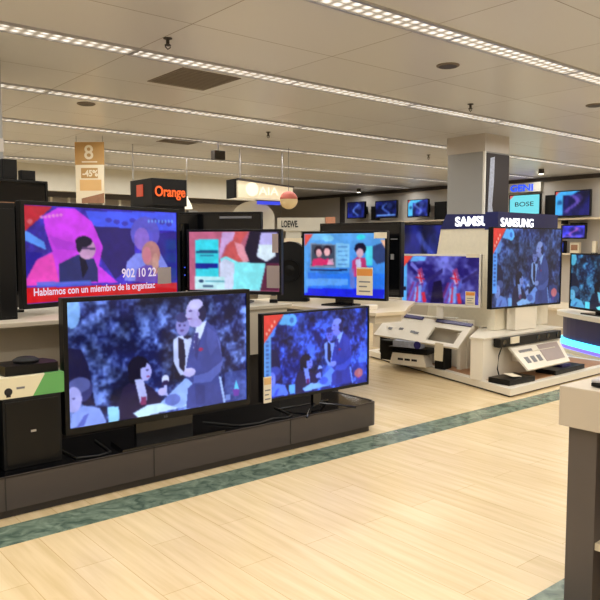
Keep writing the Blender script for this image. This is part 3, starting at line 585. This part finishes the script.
MB().box(6.42, 6.53, 4.87, 4.92, .091, .5).build('side_support', 'white', t)
MB().slab([(6.19, 5.06, .2), (6.19, 4.94, .2), (6.2, 4.94, .4), (6.2, 5.06, .4)], .004).build('price_label', 'card', bpy.data.objects['information_desk'])

# devices under the console
def spk(loc, w, d, h, lab):
    t = thing('speaker', lab, 'speaker', (loc[0], loc[1], .091), R(-80), 'home cinema speakers')
    MB().box(-w/2, w/2, -d/2, d/2, 0, h, .006).build('cabinet', 'matt', t); MB().box(-w/2+.01, w/2-.01, -d/2-.006, -d/2, .012, h-.012, .002).build('grille', 'black', t)
spk((6.36, 5.88), .2, .16, .24, 'black speaker left of the small white box under the information desk')
spk((6.34, 5.05), .13, .16, .27, 'black speaker right of the small white box under the information desk')
spk((6.75, 6.25), .2, .2, .3, 'black subwoofer at the far left end of the cream platform')
t = thing('display_riser', 'small white sloping box with black print under the information desk', 'box', (6.22, 5.45, .091), R(-76))
MB().prism([(-.24, 0), (.24, 0), (.2, .14), (-.2, .14)], 'y', -.05, .12).build('carton', 'white', t)
for k_, (xa_, xb_) in enumerate(((-.13, -.06), (-.04, .03), (.05, .12))): MB().box(xa_, xb_, -.052, -.05, .055, .08).build('box_print', 'inkd', t)
t = thing('disc_player', 'black disc player on the small white sloping box', 'player', (6.26, 5.45, .232), R(-76))
MB().box(-.26, .24, -.1, .10, 0, .069, .006).build('body', 'black', t); MB().box(-.2, .1, -.103, -.1, .03, .045).build('disc_slot', 'gloss', t)
t = thing('product_box', 'silver printed box on the black disc player', 'box', (6.25, 5.45, .302), R(-76))
MB().box(-.2, .16, -.09, .02, 0, .075, .004).build('carton', 'silverbox', t); q = MB().cyl(0, 0, 0, .004, .045).build('round_print', 'navystrip', t, (.12, -.09, .04)); q.rotation_euler = (PI/2, 0, 0)

# TV6
pf = film(190, 128, 1.0, (.50, .64, .82), 20, True, 8, lambda u, v: (u*.9+.06, v*.86+.14))
t, sc, W, H, o = tv('television', 'tall right-hand television in front of the tower showing a dim blue film', (6.44, 4.50), (7.72, 4.42), .80, 1.695, pf, bez=.014, botbez=.02, base=.54, stand=False, th=.05)
MB().box(-.2, .2, .0, .12, 0, .3, .006).build('stand', 'white', t)
# soundbar and right panel
t = thing('soundbar', 'long black soundbar on the white pedestal front', 'soundbar', (6.82, 4.255, .43))
MB().box(-.6, .6, -.04, .045, 0, .095, .01).build('body', 'black', t)
s = MB()
for x in (-.52, -.3, -.1, .12, .32, .52): s.lathe([(.032, 0), (.034, .004), (.02, .002)], 0, 0)
s = [MB().lathe([(.032, 0), (.034, .004), (.02, .002)]).build('driver', 'gloss', t, (x, -.04, .048)) for x in (-.52, -.3, .12, .32, .52)]
for q in s: q.rotation_euler = (PI/2, 0, 0)
MB().box(-.42, -.27, -.055, -.04, .03, .10).build('price_label', 'card', t)
t = thing('information_board', 'white tilted information panel with three icons below the soundbar', 'information panel', (0, 0, 0))
A, B_, C_, D_ = Vector((6.42, 4.24, .42)), Vector((7.42, 4.25, .42)), Vector((7.22, 3.99, .22)), Vector((6.40, 3.99, .21))
def pp(u, v, e=0): return (A*(1-u)+B_*u)*(1-v)+(D_*(1-u)+C_*u)*v+Vector((0, -e, e))
s = MB()
s.slab([pp(0, 1), pp(1, 1), pp(1, 0), pp(0, 0)], .022); s.build('board', 'white', t)
MB().slab([pp(.5, .82, .002), pp(.93, .82, .002), pp(.93, .1, .002), pp(.5, .1, .002)], .003).build('window', 'greycard', t)
for k in range(3): MB().slab([pp(.1+k*.13, .75, .002), pp(.18+k*.13, .75, .002), pp(.18+k*.13, .5, .002), pp(.1+k*.13, .5, .002)], .003).build('icon', 'ink', t)
MB().slab([pp(.1, .3, .002), pp(.36, .3, .002), pp(.36, .2, .002), pp(.1, .2, .002)], .003).build('heading', 'ink', t)
MB().box(6.6, 7.2, 4.16, 4.32, .24, .36).build('bracket', 'white', t)
tag(MB().tube([(6.36, 4.29, .42), (6.28, 4.27, .34), (6.26, 4.27, .2), (6.30, 4.27, .11), (6.4, 4.27, .10)], .007).build('power_cable', 'cable'), 'black cable hanging from the soundbar to the disc player', 'cable')
t = thing('disc_player', 'flat black disc player with a white card on the near platform corner', 'player', (6.27, 4.10, .091), R(-2))
MB().box(-.22, .22, -.13, .13, 0, .055, .005).build('body', 'black', t); MB().slab([(-.1, -.08, .075), (.06, -.08, .06), (.06, .04, .075), (-.1, .04, .09)], .004).build('price_label', 'card', t)
t = thing('disc_player', 'flat black disc player on the platform below the right end of the panel', 'player', (7.28, 4.12, .091), R(2))
MB().box(-.36, .3, -.12, .12, 0, .05, .005).build('body', 'black', t); MB().box(-.1, .08, -.06, .06, .05, .075).build('price_label', 'navystrip', t)

# dark blue display behind TV5/TV4
pq = swirl(60, 50, (24, 28, 92), (70, 90, 200), 5)
t, *_ = tv('television', 'dim navy television partly hidden left of the ivory tower', (7.60, 6.84), (8.15, 6.40), .82, 1.80, pq, base=.75, standw=.3)
tag(MB().prism([(7.4, 7.2), (7.4, 6.7), (7.95, 6.15), (8.5, 6.3), (8.4, 7.3)], 'z', 0, .75).build('display_counter', 'counterc'), 'beige counter carrying the dim navy television', 'counter')

# ================================================================== RIGHT STAND with TV7
pf = film(150, 110, .9, (.55, 1.0, 1.0), 0, False, 12, lambda u, v: (u*1.3, v*1.0))
t, sc, W, H, o = tv('television', 'television at the right edge showing teal trees over a violet-lit stand', (9.35, 5.20), (8.75, 3.95), .60, 1.385, pf, base=.56, bez=.02, botbez=.03, standw=.5)
t = thing('lit_stand', 'rounded dark stand with white shelf and glowing cyan strip at the right edge', 'display stand', (9.25, 4.5, 0), R(0))
def ov(a, b_, n=40, rot=R(60)):
    r = []
    for i in range(n):
        th = 2*PI*i/n; c_, s_ = math.cos(th), math.sin(th); x = a*math.copysign(abs(c_)**.6, c_); y = b_*math.copysign(abs(s_)**.6, s_)
        r.append((x*math.cos(rot)-y*math.sin(rot), x*math.sin(rot)+y*math.cos(rot)))
    return r
MB().prism(ov(.95, .42), 'z', 0, .05).build('base', 'white', t); MB().prism(ov(.92, .40), 'z', .05, .10).build('violet_strip', 'violetled', t)
MB().prism(ov(.94, .42), 'z', .10, .18).build('cyan_strip', 'cyanled', t)
MB().prism(ov(.90, .38), 'z', .18, .50).build('cabinet', 'navy', t); MB().prism(ov(.98, .46), 'z', .50, .56).build('shelf', 'white', t)
t = thing('low_bench', 'low beige display bench deep behind the tall right television', 'bench', (11.6, 7.6, 0))
MB().box(-.6, .6, -1.6, 1.6, .38, .43).build('bench_top', 'cream', t); MB().box(-.55, .55, -1.5, 1.5, 0, .38).build('bench_body', 'counterc', t)

# ================================================================== FOREGROUND COUNTER right
t = thing('foreground_counter', 'cream-topped counter with charcoal end leg at the right edge, nearest', 'counter', (0, 0, 0))
MB().box(2.62, 3.6, -.2, 1.49, .765, .93, .004).build('top', 'counterf', t)
MB().box(2.66, 3.55, 1.345, 1.465, 0, .765).build('leg', 'charside', t)
MB().box(2.66, 3.55, -.15, 0.0, 0, .765).build('leg', 'charside', t)
MB().box(2.95, 3.5, 0, 1.345, 0, .765).build('inner_panel', 'matt', t)
MB().box(2.67, 2.95, 0, 1.345, .27, .30).build('shelf', 'cream', t)
t = thing('laptop', 'dark closed laptop at the back corner of the foreground counter', 'laptop', (2.86, 1.28, .93), R(8))
MB().box(-.17, .2, -.13, .13, .004, .02, .004).build('base', 'black', t); MB().box(-.17, .2, -.13, .13, .021, .03, .004).build('lid', 'silver', t)

# ================================================================== RIGHT WALL
def wall_tv(y0, y1, z0, z1, lab, pic, grp=None, brk=True):
    t, *_r = tv('television', lab, (13.08, y0), (13.08, y1), z0, z1, pic, bez=.02, botbez=.025, stand=False, th=.05, group=grp)
    MB().box(-.12, .12, .08, .32, .12, .32).build('wall_bracket', 'matt', t); return t
wall_tv(13.72, 13.05, 2.2, 2.64, 'leftmost of the three small wall televisions, beyond the blue picture', swirl(34, 22, (24, 34, 110), (110, 150, 250), 2), 'three small wall televisions')
wall_tv(12.68, 11.93, 2.18, 2.62, 'middle of the three small wall televisions, with a pale bar below its picture', swirl(34, 22, (18, 26, 84), (90, 130, 240), 3, None, (110, 160, 250)), 'three small wall televisions')
wall_tv(11.58, 10.93, 2.17, 2.60, 'rightmost of the three small wall televisions, with a cyan left edge', swirl(34, 22, (40, 50, 130), (120, 150, 250), 4, (90, 200, 255)), 'three small wall televisions')
for (y0, y1, z0, z1, lab) in ((10.85, 10.5, 2.1, 2.52, 'black wall speaker beside the rightmost small wall television'), (12.95, 12.8, 2.15, 2.5, 'black wall speaker between the left and middle small televisions'), (7.95, 7.62, 2.1, 2.52, 'dark wall speaker between the cyan and violet wall televisions')):
    t = thing('wall_speaker', lab, 'speaker', (13.3, (y0+y1)/2, z0))
    MB().box(-.1, .08, -(y0-y1)/2, (y0-y1)/2, 0, z1-z0, .006).build('cabinet', 'matt', t); MB().box(-.106, -.1, -(y0-y1)/2+.02, (y0-y1)/2-.02, .02, z1-z0-.02).build('grille', 'black', t)
pb = Pic(40, 26, (120, 228, 240)); pb.poly([(0, 0), (.14, 0), (0, .2)], (226, 110, 110))
t = wall_tv(8.72, 7.98, 2.12, 2.56, 'wall television with a plain cyan picture and dark wordmark', pb)
text('wordmark', 'BOSE', .13, 'txtd', t, (0, -.02, .19), width=.44, align='CENTER', bold=.001)
wall_tv(7.66, 6.90, 2.06, 2.58, 'wall television with violet swirl and cyan edge, right side', swirl(44, 30, (22, 24, 84), (130, 100, 220), 6, (70, 180, 250)))
wall_tv(7.50, 6.98, 1.62, 1.90, 'small violet wall television below the violet swirl picture', swirl(30, 18, (60, 60, 200), (200, 110, 220), 7, None, (140, 120, 240)))
t = thing('wall_sign', 'white wall sign with blue letters just right of the column', 'sign', (13.34, 8.6, 2.62))
MB().box(-.03, .05, -.48, .5, 0, .2).build('sign_board', 'fascia', t)
text('sign_letters', 'GENI', .19, 'letterb', t, (-.035, .25, .03), (PI/2, 0, -PI/2), .004, width=.55, bold=.006)
for (y0, y1, z, lab) in ((14.0, 10.2, 2.06, 'long wall shelf beneath the three small wall televisions'), (7.8, 5.2, 2.0, 'pale wall shelf under the violet swirl television'), (8.6, 5.2, 1.3, 'low wall shelf with gadgets by the right edge')):
    t = thing('wall_shelf', lab, 'shelf', (13.25, (y0+y1)/2, z)); MB().box(-.15, .14, -(y0-y1)/2, (y0-y1)/2, 0, .035).build('board', 'cream', t)
    s = MB()
    for k in (-.4, 0, .4): s.box(-.1, .14, k*(y0-y1)-.01, k*(y0-y1)+.01, -.08, 0)
    s.build('bracket', 'trim', t)
t = thing('gadget', 'cream upright gadget standing on the low wall shelf', 'gadget', (13.2, 7.25, 1.335)); MB().box(-.05, .05, -.1, .1, 0, .22, .02).build('body', 'card', t); MB().box(-.055, -.05, -.07, .07, .06, .17).build('gadget_face', 'brown', t)
t = thing('gadget', 'pale slim gadget on the low wall shelf, right of the cream one', 'gadget', (13.2, 6.85, 1.335)); MB().box(-.04, .04, -.04, .04, 0, .24, .01).build('body', 'card', t); MB().box(-.04, .04, -.05, .05, 0, .015).build('foot', 'black', t)
t = thing('gadget', 'blue glowing gadget on the low wall shelf, left of the cream one', 'gadget', (13.2, 7.62, 1.335)); MB().box(-.05, .05, -.16, .16, 0, .25, .01).build('body', 'matt', t)
screen_mesh(swirl(20, 16, (20, 40, 120), (90, 150, 240), 11), .28, .2, t, y=0, z0=.02); t.children[-1].rotation_euler = (0, 0, -PI/2); t.children[-1].location = (-.056, 0, 0)
t = thing('gadget', 'black boxy gadget on the low wall shelf at the right edge', 'gadget', (13.2, 6.6, 1.335)); MB().box(-.05, .05, -.1, .1, 0, .2, .01).build('body', 'matt', t); MB().box(-.055, -.05, -.08, .08, .03, .17).build('gadget_face', 'black', t)
# pictures and price boards between TV6 and the wall
t = thing('price_board', 'cream price board on the wall above the tall right television', 'price board', (13.3, 8.0, 1.82)); MB().box(-.03, .09, -.45, .45, 0, .16).build('board', 'card', t); MB().box(-.035, -.03, -.3, .1, .04, .1).build('board_print', 'brown', t)
t = thing('poster', 'narrow skin-coloured poster right of the tall television', 'poster', (13.33, 7.75, 1.3)); MB().box(-.02, .06, -.12, .2, .04, .5).build('sheet', 'skinc', t)
# dark counter line in mid distance
t = thing('display_counter', 'far dark counter below the three small wall televisions', 'counter', (12.4, 12.4, 0))
MB().box(-.5, .5, -2.4, 2.2, 0, 1.7).build('cabinet', 'kick', t); MB().box(-.55, .5, -2.45, 2.25, 1.7, 1.74).build('counter_top', 'trim', t)
for (y, w, h, lab) in ((12.15, .35, .16, 'black speaker box on the far dark counter'), (11.4, .3, .1, 'low black player on the far dark counter')):
    t = thing('speaker', lab, 'speaker', (12.3, y, 1.74)); MB().box(-.15, .15, -w, w, 0, h, .01).build('cabinet', 'matt', t); MB().box(-.155, -.15, -w+.03, w-.03, .02, h-.02).build('grille', 'black', t)

# ================================================================== SIGNS
# Orange sign box
t = thing('orange_sign', 'black box sign with glowing orange lettering on two faces', 'sign', (4.5, 8.48, 0), 0)
MB().box(0, .53, 0, .63, 2.03, 2.39).build('sign_box', 'matt', t)
text('sign_letters', 'Orange', .19, 'lettero', t, (.04, -.012, 2.155), width=.46, bold=.003, ext=.004)
MB().box(-.008, 0, .25, .43, 2.16, 2.32).build('square_logo', 'oredsq', t)
MB().box(.02, .51, .02, .61, 0, 2.03).build('kiosk_column', 'matt', t)
MB().tube([(.03, .6, 2.38), (.03, .6, CEIL)], .008).build('hanger', 'silver', t)
# price banner
t = thing('hanging_banner', 'tan and white hanging banner with a number 8', 'banner', (3.76, 8.75, 0), R(-42))
w = .19
MB().box(-w, w, 0, .012, 2.53, 2.82).build('top_panel', 'tan', t)
MB().box(-w*.98, w*.98, 0, .012, 2.04, 2.53).build('lower_panel', 'card', t)
MB().box(-w*.6, w*.55, -.003, 0, 2.36, 2.49).build('percent_card', 'tan', t); MB().box(-w*.7, w*.78, -.003, 0, 2.20, 2.34).build('price_card', 'tan2', t); MB().prism([(-w*.6, 2.04), (w*.95, 2.04), (w*.95, 2.17), (-w*.6, 2.10)], 'y', -.003, 0).build('brown_print', 'brown', t)
text('number', '8', .25, 'card', t, (-.07, -.004, 2.605), bold=.004); MB().box(-.1, .1, -.004, 0, 2.56, 2.575).build('small_print', 'card', t); text('percent', '-45%', .11, 'card', t, (-.095, -.005, 2.385), width=.2, bold=.004)
for s_ in (-1, 1): MB().tube([(s_*w*.9, .006, 2.82), (s_*w*.9, .006, CEIL)], .003).build('cord', 'ink', t)
# dark poster strip beside Orange sign
tag(MB().box(5.1, 5.25, 8.55, 8.6, 0, 1.98).build('upright_board', 'colgrey'), 'pale narrow upright board right of the orange sign', 'board')
# GAIA sign
t = thing('lit_sign', 'cream lit box sign with round initial, centre of the shop', 'sign', (0, 0, 0))
gl, gr = (5.84, 8.40), (6.74, 8.26)
t.location = (gl[0], gl[1], 0); t.rotation_euler = (0, 0, math.atan2(gr[1]-gl[1], gr[0]-gl[0])); wl = math.hypot(gr[0]-gl[0], gr[1]-gl[1])
MB().prism([(0, 2.19), (wl, 2.18), (wl, 2.36), (0, 2.43)], 'y', 0, .3).build('sign_box', 'gaiabox', t)
MB().prism([(-.01, 2.43), (wl+.01, 2.36), (wl+.01, 2.38), (-.01, 2.46)], 'y', -.02, .32).build('top_cap', 'trim', t)
MB().box(-.06, -.02, .02, .28, 2.18, 2.45).build('side_panel', 'matt', t)
q = MB().lathe([(.10, 0), (.10, .01), (.05, .012)]).build('round_initial', 'gaialet', t, (.22, -.002, 2.31)); q.rotation_euler = (PI/2, 0, 0)
text('sign_letters', 'AIA', .17, 'gaialet', t, (.33, -.006, 2.235), width=.33, ext=.003)
MB().box(.35, .72, .05, .1, 2.10, 2.15).build('blue_lamp', 'blueglow', t)
for x in (.1, wl-.1): MB().tube([(x, .15, 2.3), (x, .15, CEIL)], .01).build('hanger', 'silver', t)
tag(MB().box(5.25, 5.42, 8.1, 8.2, 2.66, 2.78, .005).build('exit_box', 'sprink'), 'small dark box fixture just above the cream lit sign', 'fixture')
MB().tube([(5.335, 8.15, 2.78), (5.335, 8.15, CEIL)], .008).build('hanger', 'sprink', bpy.data.objects['exit_box'])
# white arch
def arch(r0, r1, cx, cz, a0, a1, n=18):
    return [(cx+r1*math.cos(R(a0+(a1-a0)*i/n)), cz+r1*math.sin(R(a0+(a1-a0)*i/n))*.8) for i in range(n+1)]+[(cx+r0*math.cos(R(a1+(a0-a1)*i/n)), cz+r0*math.sin(R(a1+(a0-a1)*i/n))*.8) for i in range(n+1)]
t = thing('arch_sculpture', 'thick white curved arch standing behind the cyan card picture', 'arch', (6.22, 8.57, 0), R(-40))
pts = arch(.07, .32, 0, 1.90, 0, 165); MB().prism(pts, 'y', 0, .15).build('arch_band', 'fascia', t)
MB().box(.07, .32, 0, .15, 0, 1.90).build('arch_leg', 'fascia', t)
# LOEWE sign
t = thing('brand_sign', 'long white sign board with black brand lettering behind the blue picture', 'sign', (6.19, 7.94, 0), R(-40))
MB().box(0, .68, 0, .1, 1.70, 1.89).build('sign_board', 'fascia', t); text('sign_letters', 'LOEWE.', .13, 'inkd', t, (.06, -.004, 1.755), width=.24, bold=.004)
MB().box(.12, .34, .02, .1, 1.0, 1.70).build('support', 'fascia', t); MB().box(.1, .36, -.02, .02, 1.45, 1.6).build('small_card', 'card', t); MB().box(.14, .2, -.025, -.02, 1.5, 1.55).build('card_print', 'red', t)
MB().box(.69, .83, .02, .05, 1.68, 1.90).build('photo', 'skinc', t); MB().box(.0, .68, .0, .1, 0, 1.0).build('cabinet', 'counterc', t)
# globe
t = thing('paper_globe', 'cream and red paper globe hanging beside the cream lit sign', 'globe', (6.45, 8.0, 2.15))
pr = [(.13*math.sin(R(a)), -.13*math.cos(R(a))) for a in range(8, 121, 8)]; MB().lathe(pr).build('lower_half', 'globe', t, smooth=True)
pr = [(.131*math.sin(R(a)), -.131*math.cos(R(a))) for a in range(96, 176, 8)]; MB().lathe(pr).build('upper_half', 'glober', t, smooth=True)
MB().tube([(0, 0, .12), (0, 0, .75)], .004).build('cord', 'ink', t)
# far products on dark middle wall
t = thing('pendant_lamp', 'small bright white cone lamp right of the orange sign', 'lamp', (5.88, 9.9, 2.08))
MB().lathe([(.085, 0), (.07, .06), (.02, .16), (.012, .2)]).build('shade', 'gaialet', t); MB().tube([(0, 0, .2), (0, 0, .82)], .004).build('cord', 'ink', t)
for (x, w_, z0, z1, mm, lab) in ((3.7, .3, 1.9, 2.25, 'silverbox', 'silver printed panel on the dark wall left of the banner'), (5.0, .25, 1.9, 2.25, 'silverbox', 'silver printed panel on the dark wall right of the banner')):
    tag(MB().box(x, x+w_, 12.7, 12.75, z0, z1).build('wall_panel', mm), lab, 'panel')
t = thing('wall_rack', 'dark rack with pale uprights under the white bulkhead', 'rack', (4.9, 12.62, 0))
s = MB()
for k in range(12): s.box(-1.9+k*.33, -1.86+k*.33, -.05, .0, 1.6, 2.36)
s.build('upright', 'fascia', t); MB().box(-1.95, 1.95, -.1, .12, 1.55, 1.6).build('rack_shelf', 'trim', t); MB().box(-1.95, 1.95, 0, .1, 0, 1.55).build('rack_cabinet', 'kick', t)

w = bpy.data.worlds.new('world'); S.world = w; w.use_nodes = True; w.node_tree.nodes['Background'].inputs[0].default_value = (.05, .05, .05, 1)
